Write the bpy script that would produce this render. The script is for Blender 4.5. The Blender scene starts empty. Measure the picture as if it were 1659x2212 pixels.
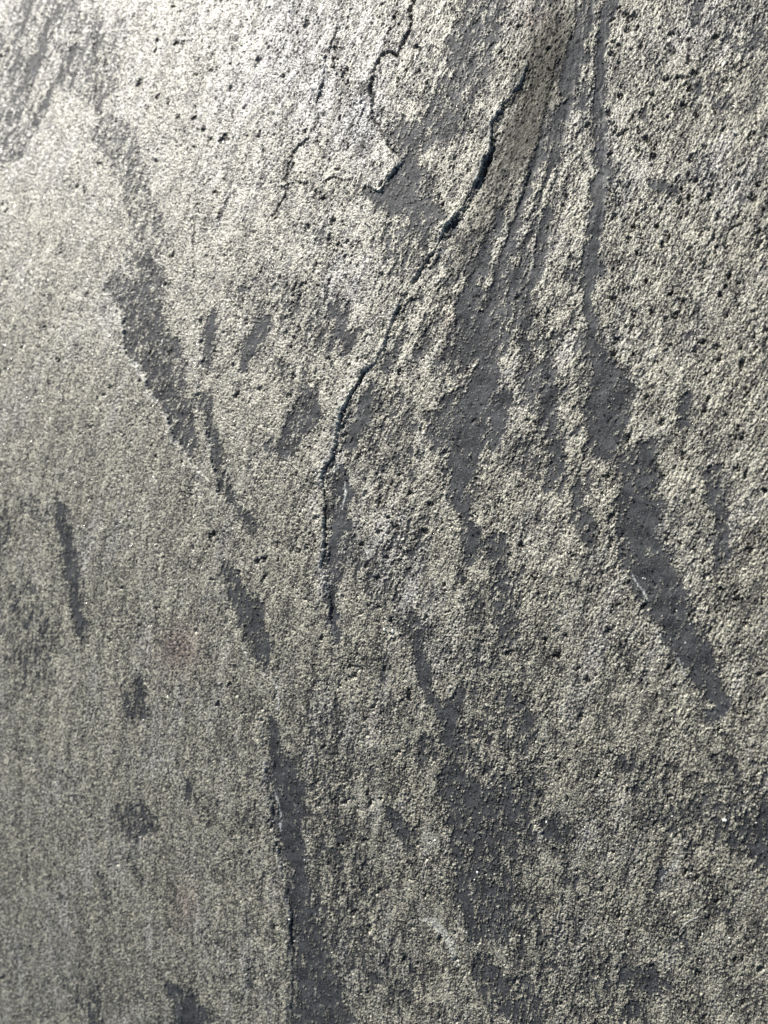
import bpy, math, random
import numpy as np
from mathutils import Matrix, Vector

# ------------------------------------------------------------------ camera, sky, sun, exposure
scene = bpy.context.scene
TILT = math.radians(22.0)          # the slab is seen a little from its right
DIST = 0.30                        # metres from lens to stone
LENS = 26.0
cam_data = bpy.data.cameras.new("camera")
cam = bpy.data.objects.new("camera", cam_data)
scene.collection.objects.link(cam)
cam.location = (DIST * math.sin(TILT), 0.0, DIST * math.cos(TILT))
cam.rotation_euler = (0.0, TILT, 0.0)
cam_data.sensor_fit = 'VERTICAL'
cam_data.sensor_height = 36.0
cam_data.lens = LENS
cam_data.clip_start = 0.005
cam_data.clip_end = 50.0
cam_data.dof.use_dof = True
cam_data.dof.focus_distance = 0.292
cam_data.dof.aperture_fstop = 8.5
scene.camera = cam

SUN_EL = math.radians(30.0)
SUN_AZ = math.radians(121.0)       # counter-clockwise from +X, where the sun stands
sun_dir = Vector((math.cos(SUN_EL) * math.cos(SUN_AZ), math.cos(SUN_EL) * math.sin(SUN_AZ), math.sin(SUN_EL)))
world = bpy.data.worlds.new("World")
scene.world = world
world.use_nodes = True
wn = world.node_tree
bg = wn.nodes.get("Background") or wn.nodes.new("ShaderNodeBackground")
sky = wn.nodes.new("ShaderNodeTexSky")
sky.sky_type = 'NISHITA'
sky.sun_disc = False
sky.sun_elevation = SUN_EL
sky.sun_rotation = math.pi / 2 - SUN_AZ
wn.links.new(sky.outputs[0], bg.inputs[0])
bg.inputs[1].default_value = 0.05
sl = bpy.data.lights.new("sun", 'SUN')
sl.energy = 5.0
sl.angle = math.radians(0.5)
sl.color = (1.0, 0.965, 0.91)
sun = bpy.data.objects.new("sun", sl)
sun.rotation_euler = sun_dir.to_track_quat('Z', 'Y').to_euler()
scene.collection.objects.link(sun)

scene.view_settings.view_transform = 'Standard'
scene.view_settings.look = 'None'
scene.view_settings.exposure = 0.62
scene.view_settings.gamma = 1.0
scene.render.resolution_x = 768
scene.render.resolution_y = 1024
scene.cycles.max_bounces = 4
scene.cycles.sample_clamp_indirect = 4.0

# ------------------------------------------------------------------ noise
rng = np.random.RandomState(11)
PERM = rng.permutation(512).astype(np.int32)
ANG = rng.rand(512) * 2 * math.pi
GX = np.cos(ANG).astype(np.float32)
GY = np.sin(ANG).astype(np.float32)


def perlin(x, y, seed=0):
    xi = np.floor(x).astype(np.int32); yi = np.floor(y).astype(np.int32)
    fx = (x - xi).astype(np.float32); fy = (y - yi).astype(np.float32)
    u = fx * fx * fx * (fx * (fx * 6 - 15) + 10)
    v = fy * fy * fy * (fy * (fy * 6 - 15) + 10)

    def g(ix, iy, dx, dy):
        h = PERM[(PERM[(ix + seed * 37) & 511] + iy) & 511]
        return GX[h] * dx + GY[h] * dy
    a = g(xi, yi, fx, fy); b = g(xi + 1, yi, fx - 1, fy)
    c = g(xi, yi + 1, fx, fy - 1); d = g(xi + 1, yi + 1, fx - 1, fy - 1)
    ab = a + u * (b - a); cd = c + u * (d - c)
    return (ab + v * (cd - ab)) * 1.5


def fbm(x, y, n, seed=0, gain=0.5):
    s = 0; a = 1; t = 0
    for i in range(n):
        s = s + a * perlin(x * 2 ** i + 13.7 * i, y * 2 ** i - 7.3 * i, seed + i)
        t += a; a *= gain
    return s / t


def sstep(a, b, x):
    t = np.clip((x - a) / (b - a), 0, 1)
    return t * t * (3 - 2 * t)


# ------------------------------------------------------------------ the traced grid: 1659 x 2212 survey units over the part in view
W, H = 1659.0, 2212.0


def axis(n, lo, hi, m, ext):
    core = np.linspace(lo - m, hi + m, n)
    step = core[1] - core[0]
    side = []
    p = 0.0; s = step
    while p < ext:
        s *= 1.12; p += s
        side.append(p)
    side = np.array(side)
    return np.concatenate([(lo - m - side)[::-1], core, hi + m + side])


gx = axis(1000, 0, W, 16, 420)
gy = axis(1330, 0, H, 16, 420)
NX, NY = len(gx), len(gy)
PX, PY = np.meshgrid(gx, gy)
PX = PX.astype(np.float64); PY = PY.astype(np.float64)

ct, st = math.cos(TILT), math.sin(TILT)


def macro(x, y):
    """slow swell of the bed, metres, over stone coordinates in metres"""
    def hub(v, k):                                  # square near the middle, straight beyond k
        a_ = np.abs(v)
        return np.where(a_ < k, a_ * a_, 2 * k * a_ - k * k)
    return (-np.where(y > 0, .38 * hub(y, .20), .50 * hub(y, .16))
            + 0.0022 * np.sin(x * 14 + 0.8 + y * 6) + 0.0014 * np.sin(y * 23 + x * 9 + 2.0)
            - 0.18 * hub(np.minimum(x + .10, 0), .08))


def to_stone(px, py):
    cx = (px / W - 0.5) * 27.0 / LENS
    cy = (0.5 - py / H) * 36.0 / LENS
    dx = cx * ct - st
    dy = cy
    dz = -cx * st - ct
    z = np.zeros_like(dx)
    for k in range(24):
        t = (z - cam.location.z) / dz
        x = cam.location.x + t * dx
        y = t * dy
        z = .4 * z + .6 * macro(x, y)
    return x, y, z


SX, SY, SZ = to_stone(PX, PY)
MM = 1000.0
mx = SX * MM; my = SY * MM          # millimetres on the stone


def R(px, py, r0, r1):              # window of the grid around a feature
    i0 = max(np.searchsorted(gx, px[0] - r0) - 1, 0); i1 = min(np.searchsorted(gx, px[1] + r0) + 1, NX)
    j0 = max(np.searchsorted(gy, py[0] - r1) - 1, 0); j1 = min(np.searchsorted(gy, py[1] + r1) + 1, NY)
    return slice(j0, j1), slice(i0, i1)


# ragged outlines: the tracing is read through a small two-scale warp
w1x = fbm(mx / 9, my / 9, 2, 3); w1y = fbm(mx / 9, my / 9, 2, 5)
w2x = fbm(mx / 2.2, my / 2.2, 3, 7, .7); w2y = fbm(mx / 2.2, my / 2.2, 3, 9, .7)
w3 = perlin(mx / .8, my / .8, 13)
QX = PX + 12 * w1x + 9 * w2x
QY = PY + 16 * w1y + 12 * w2y
CX = PX + 7 * w1x + 5.5 * w2x + 1.6 * w3    # a tamer warp for steps and cracks
CY = PY + 7 * w1y + 5.5 * w2y

# ------------------------------------------------------------------ traced bare patches (x, y, radius ...), strength, softness
STROKES = [
 (1.0, [(578,690,10),(560,718,14),(541,752,14),(523,795,6)]),
 (.95, [(125,1078,9),(143,1150,11),(154,1230,12),(163,1290,12),(173,1345,10),(176,1380,4)]),
 (.60, [(0,1120,14),(4,1180,14)]), (.5, [(45,1095,12),(92,1112,12)]),
 (.55, [(55,1290,22),(70,1340,24),(85,1390,26),(72,1460,18)]), (.4, [(10,1270,20),(25,1400,22)]),
 (.85, [(301,1470,8),(307,1545,9)]), (.8, [(272,1500,5),(285,1545,5)]),
 (.75, [(295,1765,19),(325,1782,15),(300,1800,10)]), (.8, [(250,1740,4),(283,1812,4)]), (.85, [(403,1700,6),(408,1730,7)]),
 (.6, [(288,1862,7),(298,1905,6)]), (.6, [(222,1900,6),(226,1935,6)]), (.95, [(378,2136,14),(402,2165,20),(412,2200,30)]),
 (.65, [(203,2135,7),(206,2212,10)]), (.5, [(150,2120,10),(160,2150,8)]),
 (.62, [(235,285,26),(262,325,26),(288,380,24)]), (.5, [(295,420,20),(322,500,22)]), (.5, [(330,540,22),(300,560,20)]),
 (.5, [(260,60,10),(235,130,18),(228,190,16)]), 
 (.8, [(663,850,9),(668,892,20),(645,915,20),(625,960,20),(592,972,14)]), (.45, [(600,800,18),(690,820,26),(640,860,24)]),
 (.95, [(748,750,14),(741,715,11),(732,690,9),(712,672,11)]), (.9, [(758,742,7),(781,716,4)]), (.5, [(715,650,20),(740,700,20)]),
 (.72, [(868,292,26),(920,296,28),(958,262,36),(985,200,36),(1008,140,36),(1035,66,34),(1052,-20,30)]),
 (.62, [(912,400,20),(905,470,34),(880,520,36),(868,565,26)]), (.85, [(925,440,14),(930,470,10)]),
 # beside the main step
 (.95, [(804,826,6),(796,852,10),(782,890,13),(768,930,12),(757,962,9)]),
 (.9, [(736,1020,12),(737,1060,17),(727,1100,17),(735,1130,15),(728,1170,14),(717,1215,10),(716,1262,9),(720,1320,8),(727,1385,8)]),
 (.8, [(962,552,16),(940,600,13),(922,650,12),(912,690,11),(882,722,14),(862,755,13),(838,795,8)]),
 (.45, [(985,620,40),(950,700,50)]), (.5, [(830,960,20),(835,1040,16)]), (.45,[(900,1130,26),(840,1260,34),(800,1230,26)]),
 # lanes falling from the top
 (1.0, [(1285,-30,12),(1276,0,12),(1266,60,13),(1250,92,17),(1236,130,20),(1228,170,18)]),
 (.85, [(1256,190,14),(1248,215,18),(1226,248,12)]),
 (1.0, [(1215,225,9),(1203,262,11),(1190,300,12),(1177,350,16),(1160,396,14),(1142,450,17),(1126,500,18),(1115,550,18),(1104,600,18),(1090,650,15),(1078,700,12),(1072,740,18),(1058,785,18)]),
 (1.0, [(1058,785,18),(1050,830,28),(1030,880,44),(1012,925,46),(1003,975,38),(995,1025,26),(990,1062,18)]),
 (.95, [(1085,860,18),(1072,905,28),(1050,950,28)]), (.8, [(935,905,18),(950,950,20),(970,880,22)]), (.75,[(960,800,20),(1000,760,26),(1020,700,30),(1040,640,22)]),
 (.9, [(990,1062,16),(1002,1110,9),(1012,1150,17),(1020,1180,20),(1016,1208,12)]),
 (1.0, [(1330,-30,12),(1317,15,12),(1308,60,13),(1299,100,11),(1293,140,9),(1296,190,9),(1292,230,9),(1295,270,10),(1300,310,12),(1303,345,12),(1311,372,13),(1292,410,13),(1290,460,12),(1284,520,12),(1276,553,14),(1281,592,16),(1272,628,10)]),
 (.8, [(1272,628,8),(1276,680,9),(1285,720,10),(1292,757,12)]),
 (1.0, [(1292,757,12),(1299,790,18),(1323,833,40),(1311,885,42),(1307,940,38),(1300,978,18)]), (.9, [(1345,850,22)]),
 (.7, [(1150,690,9),(1153,740,20),(1168,785,20),(1150,830,22),(1186,852,13)]), (.62, [(1220,720,18),(1222,770,22),(1210,850,20),(1205,900,14)]),
 (.68, [(1185,580,20),(1196,640,20),(1180,690,15)]), (.7, [(1240,560,14),(1242,620,14)]), (.6, [(1180,470,14),(1190,540,20)]),
 (.75, [(1206,975,14),(1198,1010,13)]), (.8, [(1183,1030,15),(1190,1060,8)]), (.8, [(1245,1060,14),(1262,1120,15),(1270,1162,12)]),
 (.6, [(1150,960,22),(1160,1010,18)]),
 (.9, [(1410,965,10),(1372,1010,33),(1402,1020,18),(1387,1060,30),(1365,1092,30)]),
 (1.0, [(1375,1090,34),(1385,1125,42),(1386,1190,42),(1410,1240,42),(1438,1290,43),(1457,1340,36),(1485,1390,30),(1517,1440,28),(1542,1490,20),(1560,1525,14),(1530,1556,11)]),
 (.9, [(1562,1100,10),(1552,1165,16),(1560,1200,15),(1548,1220,8)]), (.7, [(1550,1035,20),(1546,1080,13)]), (.8, [(1478,866,10),(1470,905,11)]),
 (.5, [(1475,640,14),(1490,672,12)]), (.55, [(1535,190,28),(1555,215,20)]), (.5, [(1519,365,26)]), (.6,[(1640,80,26),(1600,120,18)]), (.8,[(1628,100,9),(1640,105,8)]),
 (.95, [(1415,398,10),(1433,402,9),(1450,412,9)]), (1.0, [(1390,240,8),(1394,256,8)]), (.6, [(1500,20,20),(1560,60,24)]), (.5,[(1430,150,18),(1425,100,14)]),
 # lower middle
 (.75, [(1074,1170,18),(1085,1215,14)]), (.72, [(1088,1260,16),(1086,1320,22),(1096,1365,20)]), (.5,[(1060,1190,30),(1050,1260,30)]),
 (.95, [(890,1382,9),(908,1418,13),(917,1460,14),(924,1492,11),(943,1520,9),(955,1548,11)]), (.6,[(880,1340,20),(900,1370,16)]),
 (.95, [(994,1492,9),(980,1520,11),(975,1560,13),(972,1590,18)]), (.7, [(985,1620,25),(1000,1650,26)]), (.62,[(905,1620,26),(950,1600,24)]),
 (.85, [(983,1672,18),(1005,1715,30),(1012,1760,38),(1005,1800,24)]), (.75,[(1000,1710,40),(1040,1765,48),(1020,1830,34),(1042,1890,44)]),
 (.7, [(1042,1890,44),(1062,1925,38),(1078,1990,30),(1050,1975,30)]), (.6, [(1112,1960,30),(1140,1990,20)]), (.62, [(1085,1850,34),(1125,1800,28)]),
 (.9, [(1000,1900,12),(1010,1960,14),(1028,2020,12)]), (.8,[(1090,1905,16),(1075,1950,16)]),
 (.7, [(1040,2075,14),(1062,2120,26),(1085,2172,24)]), (.7, [(1120,2150,34),(1140,2195,30)]), (.5,[(820,2060,30),(860,2110,40)]),
 (.8, [(846,1757,13),(870,1790,10),(880,1830,11)]), (.7,[(1112,1512,12),(1130,1560,18),(1150,1590,12)]),
 (.75,[(1120,1770,28),(1100,1700,18)]), (.75,[(1205,1800,18),(1212,1835,14),(1185,1780,12)]), (.6,[(1150,1690,22)]),
 (.52, [(1150,600,40),(1200,760,46),(1190,900,40),(1240,1040,34)]), (.5, [(1010,560,44),(1060,480,34),(1100,380,30)]), (.5, [(1060,1240,44),(1080,1420,44),(1060,1560,50),(1100,1700,50)]),
 (.5, [(1420,1700,40),(1540,1780,50),(1640,1700,40)]), (.48, [(700,1560,34),(720,1800,36),(760,1960,44)]), (.5, [(1180,2060,50),(1330,2170,50)]), (.48,[(560,640,28),(700,700,34)]), (.48,[(840,880,30),(860,1000,34)]),
 # lower left strip
 (.85, [(490,1225,8),(512,1290,18),(540,1318,22),(549,1360,23),(566,1400,17),(580,1440,6)]),
 (.95, [(586,1560,7),(598,1620,14),(618,1672,27),(628,1720,31),(624,1770,29),(633,1830,22),(642,1880,14),(648,1930,20)]),
 (.9, [(648,1930,20),(655,1985,24),(668,2050,30),(684,2115,42),(694,2180,50),(694,2260,54)]), (.55,[(735,2000,24),(760,2060,30)]),
 # lower right
 (.8, [(1350,2106,12),(1390,2118,24),(1432,2130,16)]), (.75,[(1372,2168,12),(1350,2200,14)]), (.8, [(1658,1760,22),(1640,1815,28),(1650,1850,24)]), (.62,[(1610,1770,28),(1560,1800,20)]),
 (.75, [(1420,1912,11),(1432,1884,7)]), (.55, [(1425,1706,20),(1462,1728,14)]), (.55, [(1600,1700,32),(1560,1660,24)]), (.6,[(1340,1646,18),(1360,1660,12)]),
 (.55,[(1470,1740,20),(1500,1790,20)]), (.5,[(1240,1900,22),(1260,1930,18)]), (.5,[(1560,1960,24)]), (.45,[(1480,2030,22)]),
]
POLYS = [
 (.60, [(60,-50),(130,-50),(180,40),(215,20),(215,140),(222,190),(212,243),(190,226),(172,200),(150,198),(120,188),(108,200),(94,232),(74,292),(40,342),(0,360),(-60,340),(-60,60),(20,60)]),
 (.74, [(228,622),(250,650),(266,690),(273,765),(306,790),(328,850),(364,905),(380,945),(410,985),(426,975),(420,900),(398,835),(400,780),(382,730),(357,704),(362,662),(350,640),(352,590),(330,562),(300,562),(300,598),(262,602),(240,592)]),
 (1.0, [(440,692),(468,672),(467,740),(458,795),(440,795)]),
 (.8, [(428,850),(436,900),(446,912),(456,962),(466,1022),(474,1062),(496,1088),(510,1110),(530,1138),(550,1150),(548,1128),(520,1096),(498,1060),(480,1010),(474,950),(458,900),(452,850)]),
 (.95, [(873,330),(903,322),(915,367),(905,417),(922,440),(902,470),(856,478),(828,442),(772,420),(774,403),(793,400),(820,417),(840,393),(853,370),(866,347)]),
]
bare = np.full((NY, NX), -0.9, np.float32)
patch_id = np.zeros((NY, NX), np.int16)


def seg_dist(qx, qy, ax, ay, bx, by):
    dx, dy = bx - ax, by - ay
    L2 = dx * dx + dy * dy + 1e-9
    t = np.clip(((qx - ax) * dx + (qy - ay) * dy) / L2, 0, 1)
    ex = qx - (ax + t * dx); ey = qy - (ay + t * dy)
    return np.sqrt(ex * ex + ey * ey), t, dx * (qy - ay) - dy * (qx - ax)


def cap(s):
    return float(np.interp(s, [.4, .5, .7, .85, 1.0], [-.34, -.20, .16, .38, .58]))


pid = 0
for s, pts in STROKES:
    pid += 1
    xs = [p[0] for p in pts]; ys = [p[1] for p in pts]; rm = max(p[2] for p in pts)
    if len(pts) == 1:
        pts = pts + [(pts[0][0] + 1, pts[0][1] + 1, pts[0][2])]
    m = rm * 1.6 + 22
    w = R((min(xs), max(xs)), (min(ys), max(ys)), m, m)
    qx, qy = QX[w], QY[w]
    f = np.full(qx.shape, -9.0)
    for a, b in zip(pts[:-1], pts[1:]):
        d, t, _ = seg_dist(qx, qy, a[0], a[1], b[0], b[1])
        r = a[2] + t * (b[2] - a[2])
        f = np.maximum(f, (r * 1.18 + 1 - d) / np.maximum(13.0, .9 * r))
    f = np.clip(f, -.9, cap(s))
    sub = bare[w]; pi = patch_id[w]
    pi[f > np.maximum(sub, -.1)] = pid
    np.maximum(sub, f, out=sub)
for s, pts in POLYS:
    pid += 1
    xs = [p[0] for p in pts]; ys = [p[1] for p in pts]
    w = R((min(xs), max(xs)), (min(ys), max(ys)), 30, 30)
    qx, qy = QX[w] * .5 + PX[w] * .5, QY[w] * .5 + PY[w] * .5
    ins = np.zeros(qx.shape, bool); dm = np.full(qx.shape, 1e9)
    for a, b in zip(pts, pts[1:] + pts[:1]):
        d, _, _ = seg_dist(qx, qy, a[0], a[1], b[0], b[1])
        dm = np.minimum(dm, d)
        c = ((a[1] > qy) != (b[1] > qy)) & (qx < (b[0] - a[0]) * (qy - a[1]) / (b[1] - a[1] + 1e-9) + a[0])
        ins ^= c
    f = np.clip(np.where(ins, dm, -dm) / 18.0, -.9, cap(s))
    sub = bare[w]; pi = patch_id[w]
    pi[f > np.maximum(sub, -.1)] = pid
    np.maximum(sub, f, out=sub)

# speckle that eats the edges of the patches and leaves crumbs of crust in the weak ones
sa = math.radians(62)
# the grain leans right at the top, stands upright on the left and leans left towards the bottom right
ga = math.radians(68) + math.radians(8) * np.clip(-my / 210 - .1, -.35, 1.1) + math.radians(4) * np.clip(-mx / 200, -.3, 1)
rx = mx * np.cos(ga) + my * np.sin(ga)           # along the grain of the stone
ry = -mx * np.sin(ga) + my * np.cos(ga)
ry *= 1.22; rx *= .92
def unit(f):
    return (f - f.mean()) / f.std()


speck = unit(fbm(rx / 3.8, ry / 2.1, 3, 21, .8))
speck2 = unit(fbm(rx / 1.2, ry / .75, 2, 25, .8))
speck3 = unit(fbm(rx / .52, ry / .34, 2, 29, .8))
blot = unit(fbm(rx / 9 + 2, ry / 4.2, 3, 33, .7))
big = unit(fbm(mx / 34, my / 34, 3, 31))
streak = unit(fbm(rx / 55, ry / 8, 3, 35))
# the fan of thin parallel beds between the long step and the right-hand lane
xl = np.interp(PY, [-400, 100, 345, 520, 700, 860, 1020, 1300, 2600], [1150, 1128, 1048, 948, 850, 760, 705, 715, 780])
xr = np.interp(PY, [-400, 0, 400, 600, 790, 950, 1130, 1300, 1530, 2600], [1345, 1318, 1306, 1290, 1310, 1340, 1360, 1410, 1550, 1900])
cc = (PX - xl) / (xr - xl)
fanw = sstep(-.02, .08, cc) * sstep(1.04, .9, cc) * sstep(1150, 650, PY)
fan = unit(fbm(cc * 9 + .25 * w1x, PY / 420 + .06 * speck2, 3, 97, .6))
fan2 = unit(perlin(cc * 15 + .5 * w1x + .3 * w2x, PY / 300, 99)) * (.35 + .65 * sstep(120, 420, PY))
# brushed streaks of the smoky corner, upper left
tl = unit(fbm((PX * .93 + PY * .36) / 26 + .3 * w2x, (PY * .93 - PX * .36) / 190, 3, 101, .6))
tlw = blob0 = np.exp(-((PX - 90) / 150) ** 2 - ((PY - 140) / 190) ** 2)
barev = bare + .04 + (speck * .24 + speck2 * .14 + speck3 * .17) * (1 - .55 * tlw) + blot * (.13 + .10 * sstep(.5, -.3, bare)) - .05 * sstep(520, 150, PX) + fanw * (.26 * fan + .18 * fan2) + tlw * .28 * tl
med = unit(fbm(rx / 15 + 4, ry / 6, 3, 91, .6))
randb = -.74 + .20 * streak + .14 * big + .16 * med + speck * .24 + speck2 * .20 - .35 * sstep(600, 300, PX) - .22 * sstep(500, 250, PY) * sstep(1350, 1000, PX) + fanw * (.06 + .28 * fan + .26 * fan2) + tlw * (.45 + .3 * tl)
B = np.maximum(sstep(-.07, .09, barev), .85 * sstep(-.02, .14, randb))
solid = sstep(-.1, .35, bare)                      # middles of the patches are smooth

# ------------------------------------------------------------------ relief in millimetres
g1 = fbm(rx / 3.4, ry / 1.6, 2, 41)
jag = perlin(mx / .55, my / .55, 117); jag2 = perlin(mx / .55, my / .55, 119)
g2 = fbm(rx / 1.4 + .8 * w2x + .30 * jag, ry / .70 + .5 * w2y + .42 * jag2, 2, 43, .8)
g3 = perlin(rx / .62, ry / .36, 47)
ridg = 1 - 2 * np.abs(perlin(rx / 1.5 + .5 * g2, ry / .8 + .5 * g1, 49))
g4 = perlin(rx / .95 + 9, ry / .62, 61)
chip = perlin(rx / 2.6 + .7 * g1 + 3, ry / 1.15 + .7 * g2 + .4 * jag, 63)
chip = np.where(chip > 0, np.sqrt(np.abs(chip)), -np.abs(chip) ** .8)      # flat-topped flakes with steep flanks
g5 = perlin(rx / .33 + 5, ry / .24, 65)
white = unit(rng.rand(NY, NX))
size = sstep(-1.2, 1.2, unit(fbm(mx / 16, my / 16, 2, 67)) + .6 * (PX - 830) / 830)
crust = .12 * g1 + (.13 + .24 * size) * g2 + .20 * g3 + .20 * g5 + .012 * white + .10 * ridg + .10 * np.abs(g4) + (.05 + .13 * size) * chip
slate = .06 * fbm(rx / 9, ry / 1.6, 3, 105) + .05 * g1 + .06 * g2 + .07 * g3 + .06 * g5 + .006 * white + .05 * fbm(rx / 22, ry / 2.4, 2, 53)
soft = .75 + .25 * sstep(500, 900, PX)
h = .17 + crust * soft
h = h * (1 - B) + B * (-.12 + slate)
h -= fanw * (.08 * fan + .11 * fan2 * sstep(-.2, .6, fan2))
h += .55 * fbm(rx / 60, ry / 20, 2, 57) + .16 * fbm(rx / 12, ry / 7, 2, 59)

# steps: (height mm, reach, sharpness, groove mm, side, points). side +1: the raised bed is on the left of the walk
STEPS = [
 (1.25, 30, 1.8, .12, 1, [(1134,108),(1141,150),(1122,190),(1088,232),(1062,270),(1061,312),(1054,346),(1032,390),(1002,440),(985,466),(966,492),(950,516),(936,545),(917,575),(899,604),(890,622),(870,648),(848,696),(837,730),(826,760),(806,790),(790,806),(766,836),(753,860),(743,886),(733,920),(726,960),(713,990),(703,1008),(698,1028),(700,1053),(701,1113),(703,1156),(700,1200),(697,1240),(706,1258),(715,1293),(717,1320),(722,1360),(726,1390),(735,1424)]),
 (.6, 30, 2.0, .45, 1, [(1056,345),(1040,395),(1012,440),(995,462),(975,492)]),
 (.95, 34, 1.8, .35, 1, [(252,650),(266,690),(273,768),(300,790),(326,846),(364,904),(380,944),(405,984),(426,1010),(455,1045),(470,1070)]),
 (.55, 22, 1.5, .50, 1, [(441,640),(431,700),(437,780),(425,792),(431,850),(425,880),(445,910),(456,960),(466,1020),(474,1066),(498,1090),(512,1112),(530,1138)]),
 (.45, 14, 1.5, .55, -1, [(471,664),(468,740),(460,790),(458,830)]),
 (1.1, 26, 1.6, .35, 1, [(873,330),(867,350),(851,372),(840,394),(821,416),(800,406),(774,400)]),
 (.65, 30, 1.8, .40, 1, [(566,1530),(570,1600),(575,1650),(581,1690),(590,1760),(600,1820),(614,1900),(621,1930),(630,1980),(630,2040),(632,2100),(629,2150),(632,2250)]),
 (.40, 26, 1.8, .20, 1, [(484,1230),(485,1290),(495,1330),(520,1390),(545,1430),(575,1460),(595,1490),(606,1530)]),
 (.50, 24, 1.8, .25, 1, [(1330,1120),(1345,1210),(1356,1240),(1380,1270),(1396,1300),(1391,1316),(1401,1345),(1430,1380),(1455,1405),(1466,1425),(1486,1455),(1520,1500)]),
 (.45, 18, 1.8, .35, 1, [(932,886),(913,890),(906,922),(915,960),(920,1000)]),
 (.40, 20, 1.8, .2, -1, [(1310,100),(1298,200),(1300,260),(1306,330),(1304,400),(1296,520),(1290,600),(1300,680),(1330,760),(1368,800),(1372,860),(1362,930)]),
 (.40, 16, 1.8, .2, 1, [(1190,230),(1168,330),(1130,410),(1104,480)]),
 (.35, 16, 1.8, .15, -1, [(1232,230),(1206,330),(1175,430),(1152,520),(1140,600),(1120,690),(1082,760)]),
 (.35, 16, 1.8, .15, -1, [(1110,830),(1100,920),(1060,990),(1020,1070)]),
 (.45, 14, 1.6, .30, 1, [(983,1990),(1010,2012),(968,2036)][:2] + [(1040,2060)]),
 (.45, 12, 1.5, .35, 1, [(918,1992),(945,2008),(966,2030),(978,2052),(988,2085),(1004,2110)]),
 (.3, 14, 1.6, .2, -1, [(745,1450),(752,1500),(760,1560),(775,1640)]),
 (.35, 20, 1.8, .2, 1, [(1236,1120),(1262,1180),(1280,1215)]),
 (.3, 16, 1.6, .15, 1, [(1106,1240),(1112,1300),(1118,1360)]),
 (.4, 18, 1.8, .25, 1, [(655,850),(625,900),(600,960)]),
 (.55, 18, 1.6, .3, 1, [(735,60),(716,92),(701,150),(690,200),(684,250),(678,282)]),
]
# cracks: (depth mm, half width, points)
CRACKS = [
 (1.5, 2.3, [(892,-20),(895,0),(890,25),(893,45),(888,65),(872,95),(856,121)]),
 (1.7, 2.8, [(856,121),(843,113),(828,120),(813,140),(803,165),(800,190),(808,210),(804,230)]),
 (1.3, 2.2, [(804,230),(810,260),(825,290),(840,315),(855,332)]),
 (.8, 1.8, [(733,60),(716,92),(706,130)]), (.7, 1.6, [(690,250),(678,282),(666,300)]),
 (1.1, 1.9, [(666,300),(640,320),(631,334),(620,360),(616,392)]), (1.1, 1.9, [(616,402),(613,430),(601,450),(590,470)]),
 (.8, 1.5, [(616,400),(640,394),(664,400)]), (.7,1.5,[(700,395),(720,385),(737,392),(760,387)]), (.6,1.3,[(683,300),(700,340),(716,345)]),
 (.8, 1.6, [(420,478),(417,540),(421,600)]), (.6, 1.6, [(196,0),(201,90),(207,170),(206,240)]), (.6, 1.5, [(222,80),(228,140),(229,190)]),
 (1.0, 1.7, [(634,655),(625,685)]), (.9,1.6,[(660,612),(640,652)]),
 (1.4, 2.4, [(790,806),(770,832),(756,856)]), (1.6, 2.6, [(1050,346),(1058,352),(1050,380)]), (1.5, 2.6, [(936,548),(905,592),(893,612)]),
 (1.1, 2.0, [(630,1968),(632,2010),(634,2060)]), (1.0, 1.8, [(588,1760),(590,1792)]),
 (.8, 1.6, [(1605,482),(1590,488),(1577,500),(1570,518),(1568,540)]), (.7, 1.6, [(1640,498),(1659,508)]),
 (1.1, 2.2, [(1388,1308),(1397,1304)]), (.9, 1.8, [(1385,500),(1388,530),(1383,550)]),
 (.9, 1.6, [(1470,2020),(1462,2006)]), (.8,1.6,[(455,1150),(458,1180)]), (.9,1.7,[(465,1150),(454,1184)]),
 (1.0, 1.6, [(640,600),(632,640)]), (.8, 1.4, [(320,740),(302,700)][:1]+[(322,770)]),
 (.9, 1.8, [(700,1060),(703,1120),(702,1170)]), (.8,1.8,[(715,1290),(720,1350)]),
]
lip = np.zeros_like(h)
speck_l = unit(fbm(mx / 12, my / 12, 2, 81)); gv = unit(fbm(mx / 6, my / 6, 2, 83))
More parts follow.
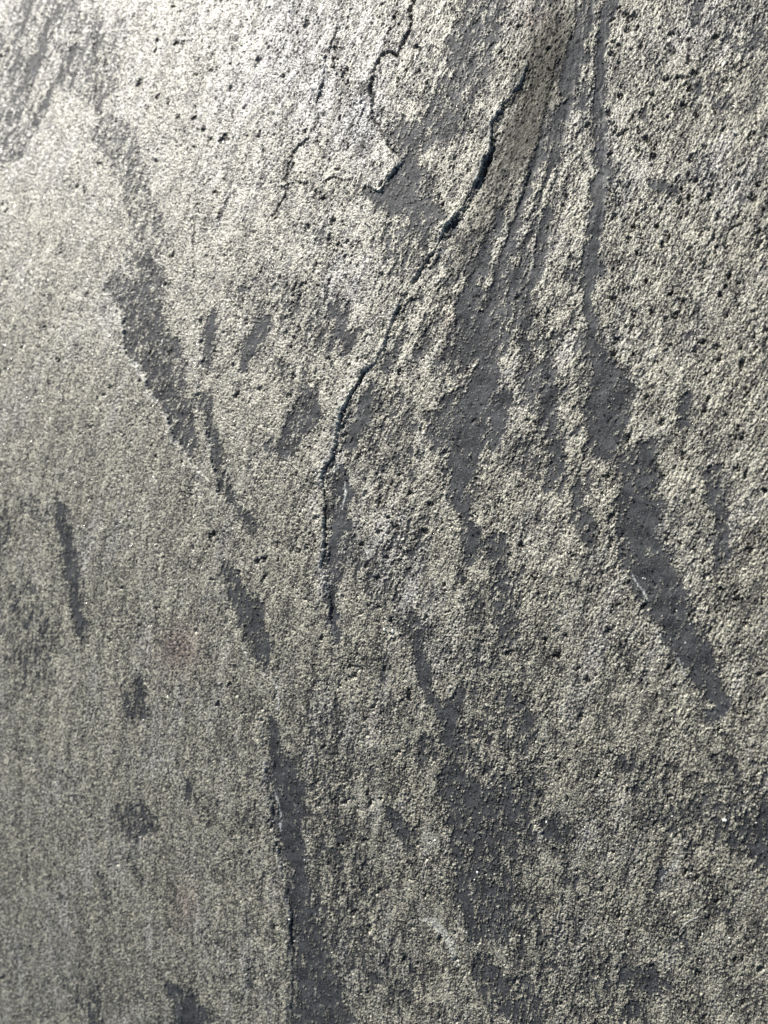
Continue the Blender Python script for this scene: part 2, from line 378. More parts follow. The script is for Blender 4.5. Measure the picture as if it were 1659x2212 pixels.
for (Hh, Lr, wd, gr, side, pts) in STEPS:
    xs = [p[0] for p in pts]; ys = [p[1] for p in pts]
    m = Lr * 3
    w = R((min(xs), max(xs)), (min(ys), max(ys)), m, m)
    qx, qy = CX[w], CY[w]
    best = np.full(qx.shape, 1e9); sg = np.zeros(qx.shape); al = np.zeros(qx.shape)
    lens = [math.hypot(b[0] - a[0], b[1] - a[1]) for a, b in zip(pts[:-1], pts[1:])]
    tot = sum(lens); acc = 0
    for (a, b), ln in zip(zip(pts[:-1], pts[1:]), lens):
        d, t, cr = seg_dist(qx, qy, a[0], a[1], b[0], b[1])
        k = d < best
        best = np.where(k, d, best); sg = np.where(k, cr, sg); al = np.where(k, acc + t * ln, al)
        acc += ln
    s = best * np.where(sg > 0, 1, -1) * side
    tp = sstep(0, min(60, tot * .3), al) * sstep(0, min(90, tot * .3), tot - al)
    tp = tp * np.clip(.85 + .35 * speck_l[w], .35, 1.4)
    gr = gr * np.clip(.35 + .65 * gv[w], 0, 1.8)
    lip[w] = np.maximum(lip[w], tp * np.where(s > 0, np.exp(-s / 7), 0) * min(1, Hh))
    if Hh == 1.25 and len(pts) > 20:                                   # the long step: worn down where it turns, sharp where it stands free
        yk = [100, 180, 230, 300, 345, 470, 520, 600, 622, 650, 740, 790, 1040, 1100, 1200, 1300, 1424]
        tp = tp * np.interp(PY[w], yk, [.6, .8, .9, 1.0, 1.0, 1.0, .9, .95, .8, .7, .85, 1.05, 1.0, .9, .7, .6, .3])
        gr = gr * np.interp(PY[w], yk, [0, .1, .3, .5, 1.2, 1.0, 1, 1.2, .6, .5, .6, 1.0, 1.0, 1, .8, .9, .6])
    up = np.where(s > 0, np.exp(-s / Lr), 0) * sstep(0, wd, s)
    h[w] += tp * (Hh * up * (.8 + .2 * sstep(0, 12, s)))
    if Hh == 1.25 and len(pts) > 20:
        h[w] -= tp * .55 * np.where(s < 0, np.exp(s / 40), 0)
        off = np.clip(5 + 4.5 * gv[w] + 3 * speck[w], 0, 16)      # broken ledge under the lip
        h[w] += tp * (.45 + .15 * speck2[w]) * Hh * np.where(s < -1.0, sstep(-off - 2, -off, s), 0)
    h[w] -= tp * gr * np.exp(-((s + wd * .9) / (wd * 1.5)) ** 2)
crk = np.zeros_like(h)
for (dp, hw, pts) in CRACKS:
    xs = [p[0] for p in pts]; ys = [p[1] for p in pts]
    w = R((min(xs), max(xs)), (min(ys), max(ys)), 20, 20)
    qx, qy = CX[w], CY[w]
    best = np.full(qx.shape, 1e9)
    for i, (a, b) in enumerate(zip(pts[:-1], pts[1:])):
        d, t, _ = seg_dist(qx, qy, a[0], a[1], b[0], b[1])
        best = np.minimum(best, d)
    hw2 = hw * np.clip(.95 + .3 * gv[w] + .15 * speck2[w], .4, 1.7)
    c = np.exp(-(best / np.maximum(hw2, .5)) ** 2)
    h[w] -= dp * c
    crk[w] = np.maximum(crk[w], c)

# pits: weathered-out grains, elongated along the stone's grain
random.seed(5)
PITS = [(1310,1275-1150,5,7)]
PITS = [(1352,32,6,6),(1362,42,8,9),(1355,66,9,8),(1323,118,9,6),(1450,74,8,7),(1470,88,6,6),(1491,87,5,5),(1390,247,9,13),(1410,206,6,8),(1440,172,8,6),
 (1466,168,7,7),(1489,190,7,10),(1500,158,9,6),(1340,207,5,7),(1351,285,5,8),(1343,290,5,5),(1382,285,6,8),(1403,305,6,8),(1414,318,5,9),(1320,332,10,8),(1410,336,7,7),
 (1358,400,6,11),(1336,440,5,8),(1328,468,7,9),(1425,455,7,7),(1359,515,7,8),(1438,505,6,5),(1534,428,7,10),(1628,430,11,11),(1640,500,5,7),(1470,433,6,8),
 (1478,228,7,11),(1592,86,6,5),(1627,105,8,7),(1588,145,7,9),(1564,176,6,7),(1620,300,8,10),(1545,240,6,7),(1492,390,5,6),(1340,395,5,5),(1352,625,10,6),(1325,645,12,6),
 (1332,738,12,8),(1325,764,8,6),(1328,790,5,9),(1371,677,7,11),(1415,568,5,7),(1345,800,5,6),(1416,780,6,7),(1475,650,9,7),(1440,690,6,6),(1520,740,12,6),(1548,750,11,7),
 (1653,716,9,5),(1630,726,8,5),(1525,810,9,4),(1397,858,5,8),(1427,880,4,5),(1450,745,5,5),(1410,1000,5,10),(1420,1010,4,14),(1310,1030,14,5),(1220,990,7,6),(1534,1010,9,5),(1592,1013,11,6),
 (1126,1180,7,7),(1300,1240,6,4),(1238,1200,7,5),(1203,1362,5,5),(1222,1373,6,6),(1178,1385,7,6),(1206,1417,8,10),(1250,1444,6,6),(1268,1470,8,10),(1100,1413,12,8),(1538,1157,9,4),
 (1620,1190,9,9),(1592,1278,10,4),(1560,1275,4,7),(1522,1245,9,6),(1592,1295,7,5),(1649,1300,6,10),(1642,1457,9,6),(1255,1550,7,7),(1212,1550,5,6),(1390,1312,6,8),
 (778,1144,5,6),(818,1148,7,9),(838,1152,4,7),(857,1140,8,4),(836,1205,6,7),(793,1221,7,5),(873,1196,5,6),(1005,1258,5,9),(960,1264,5,5),(816,1344,5,7),(865,1185,3,4),(920,1150,8,7),
 (645,1190,6,6),(663,1180,5,8),(684,1120,8,4),(555,1213,7,9),(570,1208,8,6),(758,1440,10,4),(780,1445,6,7),(765,1460,11,5),(780,1500,4,4),(690,1688,7,5),(884,1508,5,8),(825,1540,5,4),
 (1200,1836,6,5),(1252,1990,4,4),(1324,1839,8,5),(1248,1882,6,6),(1300,1922,7,4),(1197,1986,4,3),(1505,1896,7,7),(1548,1948,6,5),(1445,1720,6,5),(1605,1717,7,5),(1546,1825,5,6),
 (1350,2092,5,4),(1345,2052,6,4),(1508,2102,9,7),(1472,2085,5,5),(1644,2093,9,7),(1523,2198,9,3),(1590,1920,5,6),(1410,2088,5,4),(1315,1900,4,4),
 (97,708,4,5),(117,707,3,4),(186,638,4,5),(126,780,5,4),(48,783,3,4),(515,850,4,6),(510,857,7,4),(418,1183,4,4),(343,1195,4,3),(340,1315,4,6),(303,1350,6,3),(260,1270,5,4),(424,1363,5,5),
 (460,1155,4,9),(487,297,5,12),(478,305,5,8),(338,350,4,5),(217,355,4,6),(185,413,4,8),(465,415,4,8),(475,465,4,8),(420,255,4,9),(442,280,4,8),(300,180,6,11),(560,130,6,9),(552,145,4,5),
 (612,165,4,8),(743,162,5,8),(735,255,4,8),(720,130,4,8),(860,175,5,8),(905,155,5,6),(900,103,5,7),(908,105,6,6),(720,478,6,9),(712,512,5,9),(733,530,6,8),(667,490,5,6),(595,542,4,4),(652,618,5,7),(630,660,4,9),
 (618,687,4,6),(636,730,5,7),(660,752,6,4),(684,575,4,7),(712,610,4,6),(722,718,6,5),(870,690,5,6),(873,640,8,6),(892,648,6,6),(625,855,6,5),(985,728,5,5),(885,1000,5,4),(1018,875,5,4),(815,1006,4,4),(864,1025,6,5),(927,1090,8,8),(838,1118,6,5),
 (820,1985,4,9),(795,2005,4,4),(820,1925,8,7),(744,1822,6,6),(684,1690,8,4),(595,2000,5,5),(868,1858,3,5),(894,1986,4,6),(745,1700,5,4),(1025,2090,6,5),(1083,2098,7,5)]


def dens(x, y):
    d = 0
    if x > 1310 and y < 900: d = 1.0
    elif x > 1310 and y < 1500: d = .75
    elif x > 1200: d = .5
    elif 300 < x < 760 and y < 620: d = 1.0
    elif x < 300 and 150 < y < 620: d = .6
    elif x < 480 and y > 700: d = .28
    elif 760 < x < 1300 and y < 560: d = .45
    else: d = .85
    return d


npit = 0
while npit < 1500:
    x = random.uniform(-60, W + 60); y = random.uniform(-60, H + 60)
    if random.random() > dens(x, y): continue
    k = random.random() ** 2.2
    base = 2.6 + 4.2 * k
    if x > 1300 and y < 1500: base *= 1.25
    if x < 700: base *= .72
    PITS.append((x, y, base * random.uniform(.45, .9), base * random.uniform(.9, 1.8)))
    npit += 1
pitf = np.zeros_like(h)
for (x, y, a, b) in PITS:
    w = R((x, x), (y, y), max(a, b) * 2.2 + 6, max(a, b) * 2.2 + 6)
    dx = PX[w] + 9.0 * w2x[w] - x; dy = PY[w] + 9.0 * w2y[w] - y
    th = math.radians(22 if a < b else 70) + random.uniform(-.3, .3)
    lo, sh = max(a, b), min(a, b)
    if a < b:
        e1 = dx * math.cos(th) + dy * math.sin(th); e2 = -dx * math.sin(th) + dy * math.cos(th)
        q = (e1 / sh) ** 2 + (e2 / lo) ** 2
    else:
        th = -.35 + random.uniform(-.25, .25)
        e1 = dx * math.cos(th) + dy * math.sin(th); e2 = -dx * math.sin(th) + dy * math.cos(th)
        q = (e1 / lo) ** 2 + (e2 / sh) ** 2
    k = (1 - sstep(.15, 1.3, q)) * np.clip(.85 + .35 * speck2[w], 0, 1)
    pitf[w] = np.maximum(pitf[w], k * min(1, .45 + .09 * (a + b) / 2))
# slanted slivers missing from the crust, everywhere
ch1 = unit(perlin(rx / 2.0 + .5 * w2x, ry / .72 + .5 * w2y, 111)); ch2 = unit(perlin(rx / 1.2, ry / .5 + .4 * w2y, 113))
chd = unit(fbm(mx / 20, my / 20, 2, 115))
sliv = np.clip(sstep(1.55, 2.15, ch1 + .22 * chd) + .8 * sstep(1.65, 2.2, ch2 + .2 * chd), 0, 1) * (1 - B) * (.55 + .45 * sstep(250, 800, PX))
pitf = np.maximum(pitf, .5 * sliv)
h -= 1.5 * pitf * (1 - .7 * B)
h = h / MM

# ------------------------------------------------------------------ colour fields (what the stone is made of, plus the hollow's painted shade)
vein = np.zeros_like(h)
size_c = None
for wd, pts in [(1.6, [(1364,1238),(1375,1258),(1388,1275),(1397,1300)]), (1.2, [(1405,1350),(1432,1383)]), (1.5, [(1462,1425),(1475,1452),(1484,1460)]),
                (1.4, [(584,1452),(596,1482),(604,1530)]), (1.0, [(592,1700),(602,1750),(606,1800)]), (1.5, [(742,975),(736,1000),(722,1018),(712,1024)]),
                (1.6, [(1430,1905),(1445,1880),(1462,1865)]), (1.2, [(745,1040),(742,1100)])]:
    xs = [p[0] for p in pts]; ys = [p[1] for p in pts]
    w = R((min(xs), max(xs)), (min(ys), max(ys)), 14, 14)
    for a, b in zip(pts[:-1], pts[1:]):
        d, t, _ = seg_dist(CX[w], CY[w], a[0], a[1], b[0], b[1])
        vein[w] = np.maximum(vein[w], (1 - sstep(wd * .5, wd * 1.6, d)) * (.6 + .4 * np.clip(speck2[w] * 2, -1, 1)))
film = np.zeros_like(h)
for a, b in [((912,1985,3), (935,1990,9)), ((935,1990,9), (958,2012,9)), ((958,2012,9), (975,2040,6)), ((975,2040,6), (990,2086,4)),
             ((955,2008,5), (962,2016,5))]:
    w = R((min(a[0], b[0]), max(a[0], b[0])), (min(a[1], b[1]), max(a[1], b[1])), 24, 24)
    d, t, _ = seg_dist(CX[w], CY[w], a[0], a[1], b[0], b[1])
    film[w] = np.maximum(film[w], 1 - sstep(-2, 2, d - (a[2] + t * (b[2] - a[2]))))


def blob(x, y, ax, ay, th=0):
    dx = (QX - x); dy = (QY - y); c, s = math.cos(th), math.sin(th)
    return np.exp(-(((dx * c + dy * s) / ax) ** 2 + ((-dx * s + dy * c) / ay) ** 2))


# olive-brown hollow right of the raised tongue, its shade painted into the colour
hollow_shade = 1.2 * blob(1180, 130, 62, 150, .25) + 1.1 * blob(1110, 330, 48, 130, .45) + .5 * blob(1030, 500, 40, 90, .6) + .25 * speck * blob(1120, 260, 90, 200, .3)
hollow_shade = np.clip(hollow_shade, 0, 1)
lilac = np.clip(.45 * blob(600, 100, 260, 240) + .6 * blob(790, 280, 70, 90) + .5 * blob(640, 120, 60, 110) + .5 * blob(840, 1200, 60, 120)
                + .35 * blob(60, 150, 200, 260) + .45 * blob(730, 620, 70, 60) + .4 * blob(1500, 60, 120, 70) + .35 * blob(1540, 360, 60, 70)
                + .10 * big + .12 * streak + .1 * speck, 0, 1)
pink = np.clip(.8 * blob(385, 1400, 45, 45) + .5 * blob(400, 1950, 30, 40) + .6 * blob(1155, 40, 30, 25) + .5*blob(960,690,20,20), 0, 1)
gap = np.clip(sstep(.0, -.75, unit(crust) + .35 * unit(g3) + .45 * unit(g5) + .22 * white - .28 - .55 * np.clip(bare + .5, 0, .9) + lip * 1.8 - fanw * (.55 * fan + .6 * fan2) + .22 * streak - (.65 * med + .35 * speck + .3 * blot) * (.35 + .65 * sstep(250, 800, PX)) - .22 * sstep(1000, 2200, PY)), 0, 1)         # the grey stone shows low between the grains
tone = np.clip(.46 + .10 * white + .15 * unit(g5) + .10 * unit(g3) + .20 * unit(fbm(rx / 1.3, ry / .7, 3, 71, .9)) + .08 * unit(fbm(rx / 8, ry / 5, 2, 73)), 0, 1)

PZ = SZ + h
fine_shape = (NY, NX)

# ------------------------------------------------------------------ materials
def stone_material():
    m = bpy.data.materials.new("weathered_slate")
    m.use_nodes = True
    nt = m.node_tree; N = nt.nodes; L = nt.links
    N.clear()
    out = N.new("ShaderNodeOutputMaterial"); bs = N.new("ShaderNodeBsdfPrincipled")
    L.new(bs.outputs[0], out.inputs[0])

    def att(name):
        a = N.new("ShaderNodeAttribute"); a.attribute_name = name
        return a
    A1 = att("mix_a"); A2 = att("mix_b")
    s1 = N.new("ShaderNodeSeparateColor"); L.new(A1.outputs["Color"], s1.inputs[0])
    s2 = N.new("ShaderNodeSeparateColor"); L.new(A2.outputs["Color"], s2.inputs[0])
    f_bare, f_gap, f_tone = s1.outputs
    f_lilac, f_hollow_shade, f_pale = s2.outputs
    f_pit = A1.outputs["Alpha"]; f_pink = A2.outputs["Alpha"]
    tc = N.new("ShaderNodeTexCoord")

    def mapping(sc, rot=0):
        mp = N.new("ShaderNodeMapping"); mp.inputs["Scale"].default_value = sc
        mp.inputs["Rotation"].default_value = (0, 0, rot)
        L.new(tc.outputs["Object"], mp.inputs[0]); return mp.outputs[0]

    def noise(vec, scale, det=2, rough=.6):
        n = N.new("ShaderNodeTexNoise"); n.inputs["Scale"].default_value = scale
        n.inputs["Detail"].default_value = det; n.inputs["Roughness"].default_value = rough
        L.new(vec, n.inputs["Vector"]); return n.outputs["Fac"]

    def mixc(f, a, b, mode='MIX', fac=None):
        x = N.new("ShaderNodeMix"); x.data_type = 'RGBA'; x.blend_type = mode
        if f is None: x.inputs[0].default_value = fac
        else: L.new(f, x.inputs[0])
        for i, v in ((6, a), (7, b)):
            if isinstance(v, tuple): x.inputs[i].default_value = (*v, 1)
            else: L.new(v, x.inputs[i])
        return x.outputs[2]

    def math_(op, a, b=None, c=None):
        x = N.new("ShaderNodeMath"); x.operation = op
        for i, v in enumerate((a, b, c)):
            if v is None: continue
            if isinstance(v, (int, float)): x.inputs[i].default_value = v
            else: L.new(v, x.inputs[i])
        return x.outputs[0]

    def ramp(f, a, b, lo=0., hi=1.):
        r = N.new("ShaderNodeMapRange"); r.inputs[1].default_value = a; r.inputs[2].default_value = b
        r.inputs[3].default_value = lo; r.inputs[4].default_value = hi; L.new(f, r.inputs[0]); return r.outputs[0]

    vg = mapping((1, 1.6, 1), -sa)
    n_f = noise(vg, 1500, 3, .7)
    n_m = noise(vg, 420, 3, .65)
    n_s = noise(mapping((1, 1, 1)), 2600, 2, .7)
    crust_c = mixc(f_tone, (.105, .099, .076), (.79, .76, .605))
    crust_c = mixc(f_lilac, crust_c, mixc(f_tone, (.17, .165, .18), (.84, .83, .84)))
    crust_c = mixc(f_pink, crust_c, (.46, .35, .30))
    crust_c = mixc(ramp(n_f, .38, .66), mixc(None, crust_c, (.62, .61, .58), 'MULTIPLY', 1), crust_c)
    crust_c = mixc(ramp(n_s, .60, .72), crust_c, (.80, .79, .72))
    crust_c = mixc(f_gap, crust_c, (.058, .056, .052))
    crust_c = mixc(math_('MULTIPLY', f_hollow_shade, .9), crust_c, mixc(n_m, (.035, .033, .028), (.105, .100, .082)))
    slate_c = mixc(ramp(n_m, .3, .7), (.018, .019, .0215), (.033, .035, .039))
    slate_c = mixc(ramp(noise(vg, 130, 4, .7), .40, .62), slate_c, (.068, .071, .075))
    slate_c = mixc(ramp(n_s, .56, .72), slate_c, (.22, .22, .215))
    col = mixc(f_bare, crust_c, slate_c)
    col = mixc(f_pale, col, (.62, .64, .62))
    col = mixc(f_pit, col, (.040, .034, .028))
    L.new(col, bs.inputs["Base Color"])
    # mica: sparse cells of clean cleavage
    vo = N.new("ShaderNodeTexVoronoi"); vo.inputs["Scale"].default_value = 1100; L.new(mapping((1, 1, 1)), vo.inputs["Vector"])
    sc = N.new("ShaderNodeSeparateColor"); L.new(vo.outputs["Color"], sc.inputs[0])
    mica = ramp(sc.outputs[0], .93, .95)
    r = math_('ADD', ramp(f_bare, 0, 1, .42, .48), math_('MULTIPLY', n_m, .10))
    r = math_('SUBTRACT', r, math_('MULTIPLY', mica, .32))
    L.new(r, bs.inputs["Roughness"])
    L.new(math_('MULTIPLY', math_('MULTIPLY', ramp(f_bare, 0, 1, 1.0, .26), ramp(f_gap, 0, 1, 1, .35)), ramp(f_hollow_shade, 0, 1, 1, .15)), bs.inputs["Specular IOR Level"])
    hgt = math_('ADD', math_('MULTIPLY', n_f, .7), math_('MULTIPLY', n_s, .5))
    bp = N.new("ShaderNodeBump"); bp.inputs["Distance"].default_value = .00022
    L.new(ramp(f_bare, 0, 1, 1.0, .45), bp.inputs["Strength"])
    L.new(hgt, bp.inputs["Height"])
    # tilt each mica cell its own way
    cen = N.new("ShaderNodeVectorMath"); cen.operation = 'SUBTRACT'; cen.inputs[1].default_value = (.5, .5, .5)
    L.new(vo.outputs["Color"], cen.inputs[0])
    scl = N.new("ShaderNodeVectorMath"); scl.operation = 'SCALE'; L.new(cen.outputs[0], scl.inputs[0]); L.new(math_('MULTIPLY', mica, .9), scl.inputs[3])
    add = N.new("ShaderNodeVectorMath"); L.new(bp.outputs[0], add.inputs[0]); L.new(scl.outputs[0], add.inputs[1])
    nrm = N.new("ShaderNodeVectorMath"); nrm.operation = 'NORMALIZE'; L.new(add.outputs[0], nrm.inputs[0])
    L.new(nrm.outputs[0], bs.inputs["Normal"])
    return m


def simple_material(name, col, rough, trans=0.):
    m = bpy.data.materials.new(name); m.use_nodes = True
    nt = m.node_tree; b = nt.nodes["Principled BSDF"]
    n = nt.nodes.new("ShaderNodeTexNoise"); n.inputs["Scale"].default_value = 900
    tc = nt.nodes.new("ShaderNodeTexCoord"); nt.links.new(tc.outputs["Object"], n.inputs["Vector"])
    mx_ = nt.nodes.new("ShaderNodeMix"); mx_.data_type = 'RGBA'
    mx_.inputs[6].default_value = (*[c * .75 for c in col], 1); mx_.inputs[7].default_value = (*col, 1)
    nt.links.new(n.outputs["Fac"], mx_.inputs[0]); nt.links.new(mx_.outputs[2], b.inputs["Base Color"])
    b.inputs["Roughness"].default_value = rough; b.inputs["Transmission Weight"].default_value = trans
    return m


M_STONE = stone_material()
M_CRYSTAL = simple_material("milky_quartz", (.78, .78, .74), .3)
M_HAIR = simple_material("pale_fibre", (.72, .72, .70), .4)

# ------------------------------------------------------------------ build the slab: one relief, cut into its beds and patches
pos = np.stack([SX, SY, PZ], -1).reshape(-1, 3).astype(np.float32)
maxpid = pid
pale = np.clip(np.maximum(np.maximum(vein, film * .30), .65 * lip ** 1.5 * np.clip(.5 + .5 * speck2, 0, 1)), 0, 1)
A = np.stack([B, gap * (1 - film), tone, np.clip(.65 * sstep(.2, .9, pitf) + .9 * crk, 0, 1) * .8], -1).reshape(-1, 4).astype(np.float32)
Bc = np.stack([lilac, hollow_shade, pale, pink], -1).reshape(-1, 4).astype(np.float32)

# which face belongs to which part
solid_patch = (bare > -.10) & (patch_id > 0)
face_part = np.zeros((NY - 1, NX - 1), np.int32)
# beds: the raised bed left of the main step, the bed right of it
main = STEPS[0][5]
mxs = np.interp(gy, [-500, 108] + [p[1] for p in main[1:]] + [1700, 3000], [1150, 1134] + [p[0] for p in main[1:]] + [790, 880])
face_part[:] = np.where(gx[None, :-1] < mxs[:-1, None], 1, 2)
low = STEPS[6][5]
lxs = np.interp(gy, [600, 650] + [p[1] for p in STEPS[2][5][1:]] + [p[1] for p in STEPS[7][5]] + [p[1] for p in low[1:]],
                [235, 252] + [p[0] for p in STEPS[2][5][1:]] + [p[0] for p in STEPS[7][5]] + [p[0] for p in low[1:]])
fm = (gx[None, :-1] < lxs[:-1, None]) & (gy[:-1, None] > 560)
face_part[fm] = 3
# flake held between the curved crack and the step under it
fl = [(733,60),(716,92),(701,150),(690,200),(678,282),(640,320),(616,392),(700,395),(774,400),(820,416),(866,350),(855,332),(825,290),(804,230),(800,190),(813,140),(843,113),(870,95),(893,45),(895,-10),(740,-10)]
ins = np.zeros((NY - 1, NX - 1), bool); fx_, fy_ = CX[:-1, :-1], CY[:-1, :-1]
for a, b in zip(fl, fl[1:] + fl[:1]):
    ins ^= ((a[1] > fy_) != (b[1] > fy_)) & (fx_ < (b[0] - a[0]) * (fy_ - a[1]) / (b[1] - a[1] + 1e-9) + a[0])
face_part[ins] = 4
sp = solid_patch[:-1, :-1]
face_part[sp] = 100 + patch_id[:-1, :-1][sp]
BIG_PIT = 400
for k, (x, y, a, b) in enumerate(PITS[:150]):
    pass



def components(F):
    """4-connected pieces of equal value, by row runs and union-find"""
    parent = []; size_ = []; val = []

    def find(a):
        while parent[a] != a:
            parent[a] = parent[parent[a]]; a = parent[a]
        return a
    C_ = np.zeros(F.shape, np.int32); prev = None
    for j in range(F.shape[0]):
        row = F[j]
        cut = np.concatenate([[0], np.nonzero(np.diff(row))[0] + 1, [len(row)]])
        runs = []
        for a, b in zip(cut[:-1], cut[1:]):
            k = len(parent); parent.append(k); size_.append(b - a); val.append(int(row[a])); runs.append((a, b, k))
            C_[j, a:b] = k
        if prev is not None:
            p = q = 0
            while p < len(prev) and q < len(runs):
                a0, b0, k0 = prev[p]; a1, b1, k1 = runs[q]
                if min(b0, b1) > max(a0, a1) and val[k0] == val[k1]:
                    x0, x1 = find(k0), find(k1)
                    if x0 != x1:
                        parent[x1] = x0; size_[x0] += size_[x1]
                if b0 < b1: p += 1
                else: q += 1
        prev = runs
    rt = np.array([find(i) for i in range(len(parent))])
    C_ = rt[C_]
    return C_, {int(k): (size_[k], val[k]) for k in set(rt.tolist())}


for _ in range(4):                                  # crumbs too small to be a piece join what lies round them
    comp, info = components(face_part)
    small = {k for k, (n_, v) in info.items() if n_ < 260}
    if not small: break
    sm = np.isin(comp, list(small))
    for j in range(face_part.shape[0]):
        idx = np.nonzero(sm[j])[0]
        if len(idx):
            ok = np.nonzero(~sm[j])[0]
            if len(ok):
                face_part[j, idx] = face_part[j, ok[np.clip(np.searchsorted(ok, idx) - 1, 0, len(ok) - 1)]]
comp, info = components(face_part)

root = bpy.data.objects.new("slate_rock", None)
scene.collection.objects.link(root)
root.location = (0, 0, -0.02)
root["label"] = "flaking grey slate rock face with pale crust, dark bare streaks and a jagged raised step"
root["category"] = "rock"
root["kind"] = "thing"

vid = np.arange(NX * NY, dtype=np.int64).reshape(NY, NX)
quads = np.stack([vid[1:, :-1], vid[1:, 1:], vid[:-1, 1:], vid[:-1, :-1]], -1).reshape(-1, 4)
fp = face_part.reshape(-1)


def grid_mesh(name, q):
    used, inv = np.unique(q.reshape(-1), return_inverse=True)
    me = bpy.data.meshes.new(name)
    me.vertices.add(len(used)); me.vertices.foreach_set("co", (pos[used] - np.array([0, 0, -.02], np.float32)).ravel())
    nf = len(q)
    me.loops.add(nf * 4); me.loops.foreach_set("vertex_index", inv.astype(np.int32).ravel())
    me.polygons.add(nf)
    me.polygons.foreach_set("loop_start", np.arange(0, nf * 4, 4, dtype=np.int32))
    me.polygons.foreach_set("loop_total", np.full(nf, 4, np.int32))
    me.update(calc_edges=True)
    for an, arr in (("mix_a", A), ("mix_b", Bc)):
        at = me.attributes.new(an, 'FLOAT_COLOR', 'POINT')
        at.data.foreach_set("color", arr[used].ravel())
    me.materials.append(M_STONE)
    return me


def part(name, q, label=None):
    me = grid_mesh(name, q)
    o = bpy.data.objects.new(name, me)
    scene.collection.objects.link(o); o.parent = root
    if label: o["label"] = label
    return o


NAMES = {1: ("upper_layer", "pale raised layer left of the long jagged step"), 2: ("lower_layer", "pitted layer right of the long jagged step"),
         3: ("side_layer", "smooth olive-grey layer along the left edge"), 4: ("flake", "bright lilac-grey flake edged by a black crack")}
cp = comp.reshape(-1)
order = np.argsort(cp, kind='stable')
keys, starts = np.unique(cp[order], return_index=True)
ends = list(starts[1:]) + [len(order)]
bysize = sorted(zip(keys, starts, ends), key=lambda t: t[1] - t[2])
seen = set()
for k, a_, b_ in bysize:
    v = info[int(k)][1]
    if v >= 100: part("bare_patch", quads[order[a_:b_]])
    elif v not in seen:
        seen.add(v); part(NAMES[v][0], quads[order[a_:b_]], NAMES[v][1])
    else: part("crust_island", quads[order[a_:b_]])
# rim and underside so that the slab is a solid body
ring = np.concatenate([vid[0, :], vid[1:, -1], vid[-1, -2::-1], vid[-2:0:-1, 0]])
rp = pos[ring] - np.array([0, 0, -.02], np.float32)
n = len(ring)
vs = [tuple(p) for p in rp] + [(p[0] * 1.01, p[1] * 1.01, -0.03 + .002 * math.sin(i * .3)) for i, p in enumerate(rp)]
fs = [(i, i + n, (i + 1) % n + n, (i + 1) % n) for i in range(n)] + [tuple(range(2 * n - 1, n - 1, -1))]
me = bpy.data.meshes.new("slab_body"); me.from_pydata(vs, [], fs); me.update()
me.materials.append(M_STONE)
o = bpy.data.objects.new("slab_body", me); scene.collection.objects.link(o); o.parent = root

# ------------------------------------------------------------------ small quartz grains caught on the stone
def at(px, py):
    i = int(np.clip(np.searchsorted(gx, px), 1, NX - 2)); j = int(np.clip(np.searchsorted(gy, py), 1, NY - 2))
    return float(SX[j, i]), float(SY[j, i]), float(PZ[j, i])


CRYS = [(627,1982,3.2),(1031,1883,3.6),(1024,1900,2.2),(49,1898,2.6),(1506,1963,2.6),(1516,2016,2.0),(1574,2025,2.6),(1632,1777,2.2),(1606,1709,2.2),(1564,1770,5.0),(1450,1762,2.4),(940,1814,3.5),
        (664,1815,3),(656,1858,2.6),(831,1359,4.5),(848,1363,5),(1640,1100,2),(1435,1038,2),(347,832,2.4),(1388,1248,2),(1393,1249,2),(1461,1319,2),(1385,1360,2),(1480,1388,2),(1490,1348,2),(1275,1750,3),(1180,1775,3.5)]
rr = random.Random(3)
for _ in range(40):
    CRYS.append((rr.uniform(500, 1650), rr.uniform(200, 2200), rr.uniform(1.0, 1.7)))
cm = []
for k in range(4):
    vs = [(rr.uniform(.75, 1.1) * math.cos(a) * math.cos(e), rr.uniform(.75, 1.1) * math.sin(a) * math.cos(e), .7 * math.sin(e))
          for e, na in ((-.6, 5), (.55, 5)) for a in [i * 2 * math.pi / na + e for i in range(na)]] + [(0.1, 0, .95)]
    fs = [(i, (i + 1) % 5, 5 + (i + 1) % 5, 5 + i) for i in range(5)] + [(5 + i, 5 + (i + 1) % 5, 10) for i in range(5)] + [(4, 3, 2, 1, 0)]
    m_ = bpy.data.meshes.new("quartz_grain"); m_.from_pydata(vs, [], fs); m_.update(); m_.materials.append(M_CRYSTAL); cm.append(m_)
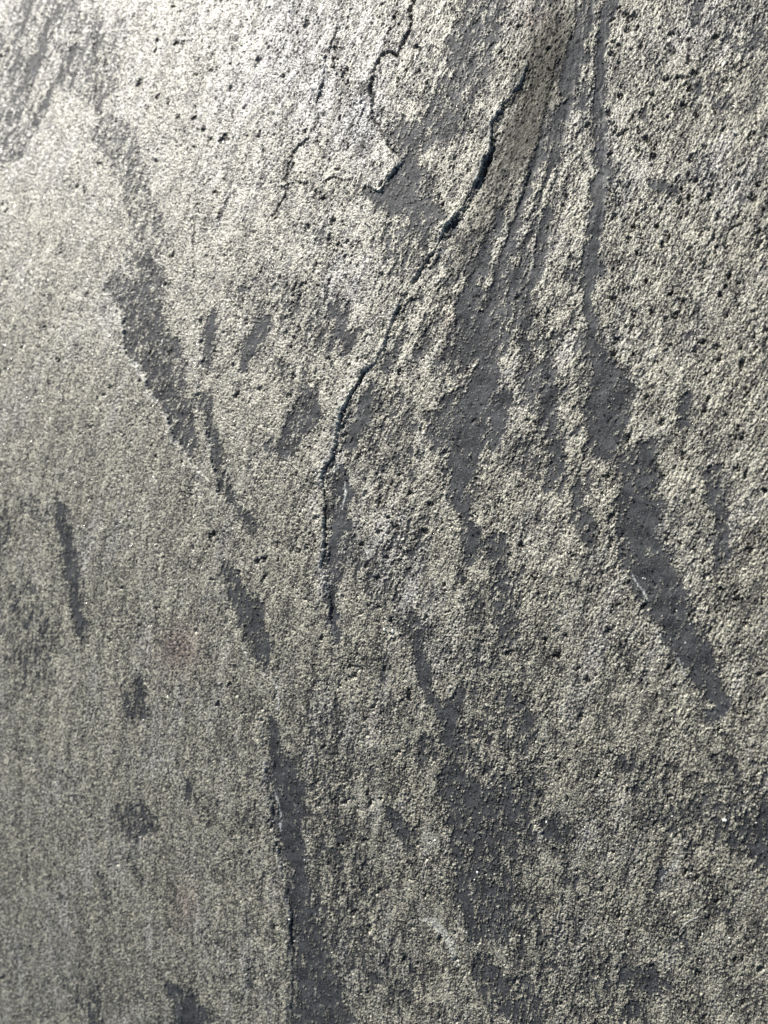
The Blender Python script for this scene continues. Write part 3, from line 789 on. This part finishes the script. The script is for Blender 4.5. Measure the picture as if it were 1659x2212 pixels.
for i, (px, py, r) in enumerate(CRYS):
    x, y, z = at(px, py)
    o = bpy.data.objects.new("quartz_grain", cm[i % 4]); scene.collection.objects.link(o); o.parent = root
    s = r * .00019
    o.location = (x, y, z + .02 + s * .15); o.scale = (s * .8, s * 1.2, s * .8)
    o.rotation_euler = (rr.uniform(-.4, .4), rr.uniform(-.4, .4), rr.uniform(0, 6))

# ------------------------------------------------------------------ stray fibres lying on the stone
def fibre(pts, label, rad=.00007, lift=.0004):
    P = []
    for i in range(len(pts) - 1):
        for t in np.linspace(0, 1, 6, endpoint=False):
            P.append((pts[i][0] * (1 - t) + pts[i + 1][0] * t, pts[i][1] * (1 - t) + pts[i + 1][1] * t))
    P.append(pts[-1])
    W3 = [at(*p) for p in P]
    zs = np.array([w[2] for w in W3]); zs = np.convolve(np.pad(zs, 3, 'edge'), np.ones(7) / 7, 'valid') + lift
    C = [Vector((w[0], w[1], z)) for w, z in zip(W3, zs)]
    base = C[0].copy()
    vs, fs = [], []
    for i, c in enumerate(C):
        t = (C[min(i + 1, len(C) - 1)] - C[max(i - 1, 0)]).normalized()
        n1 = t.cross(Vector((0, 0, 1))).normalized(); n2 = n1.cross(t)
        r_ = rad * (1 if 1 < i < len(C) - 2 else .5)
        for k in range(6):
            a = k * math.pi / 3
            vs.append(tuple(c - base + n1 * math.cos(a) * r_ + n2 * math.sin(a) * r_))
        if i:
            for k in range(6):
                fs.append(((i - 1) * 6 + k, (i - 1) * 6 + (k + 1) % 6, i * 6 + (k + 1) % 6, i * 6 + k))
    fs.append(tuple(range(5, -1, -1))); fs.append(tuple(len(vs) - 6 + k for k in range(6)))
    m_ = bpy.data.meshes.new("fibre"); m_.from_pydata(vs, [], fs); m_.update(); m_.materials.append(M_HAIR)
    for p in m_.polygons: p.use_smooth = True
    o = bpy.data.objects.new("fibre", m_); scene.collection.objects.link(o); o.location = base
    o["label"] = label; o["category"] = "fibre"; o["group"] = "stray fibres lying on the stone"


fibre([(953, 536), (962, 547), (970, 556), (975, 566)], "short pale fibre beside the upper part of the long jagged step")
fibre([(1464, 2020), (1470, 2005), (1482, 1990), (1496, 1982), (1512, 1976)], "curved pale fibre on the olive crust near the lower right corner")
fibre([(803, 818), (806, 828), (808, 838)], "tiny pale fibre in the dark strip midway down the long step")
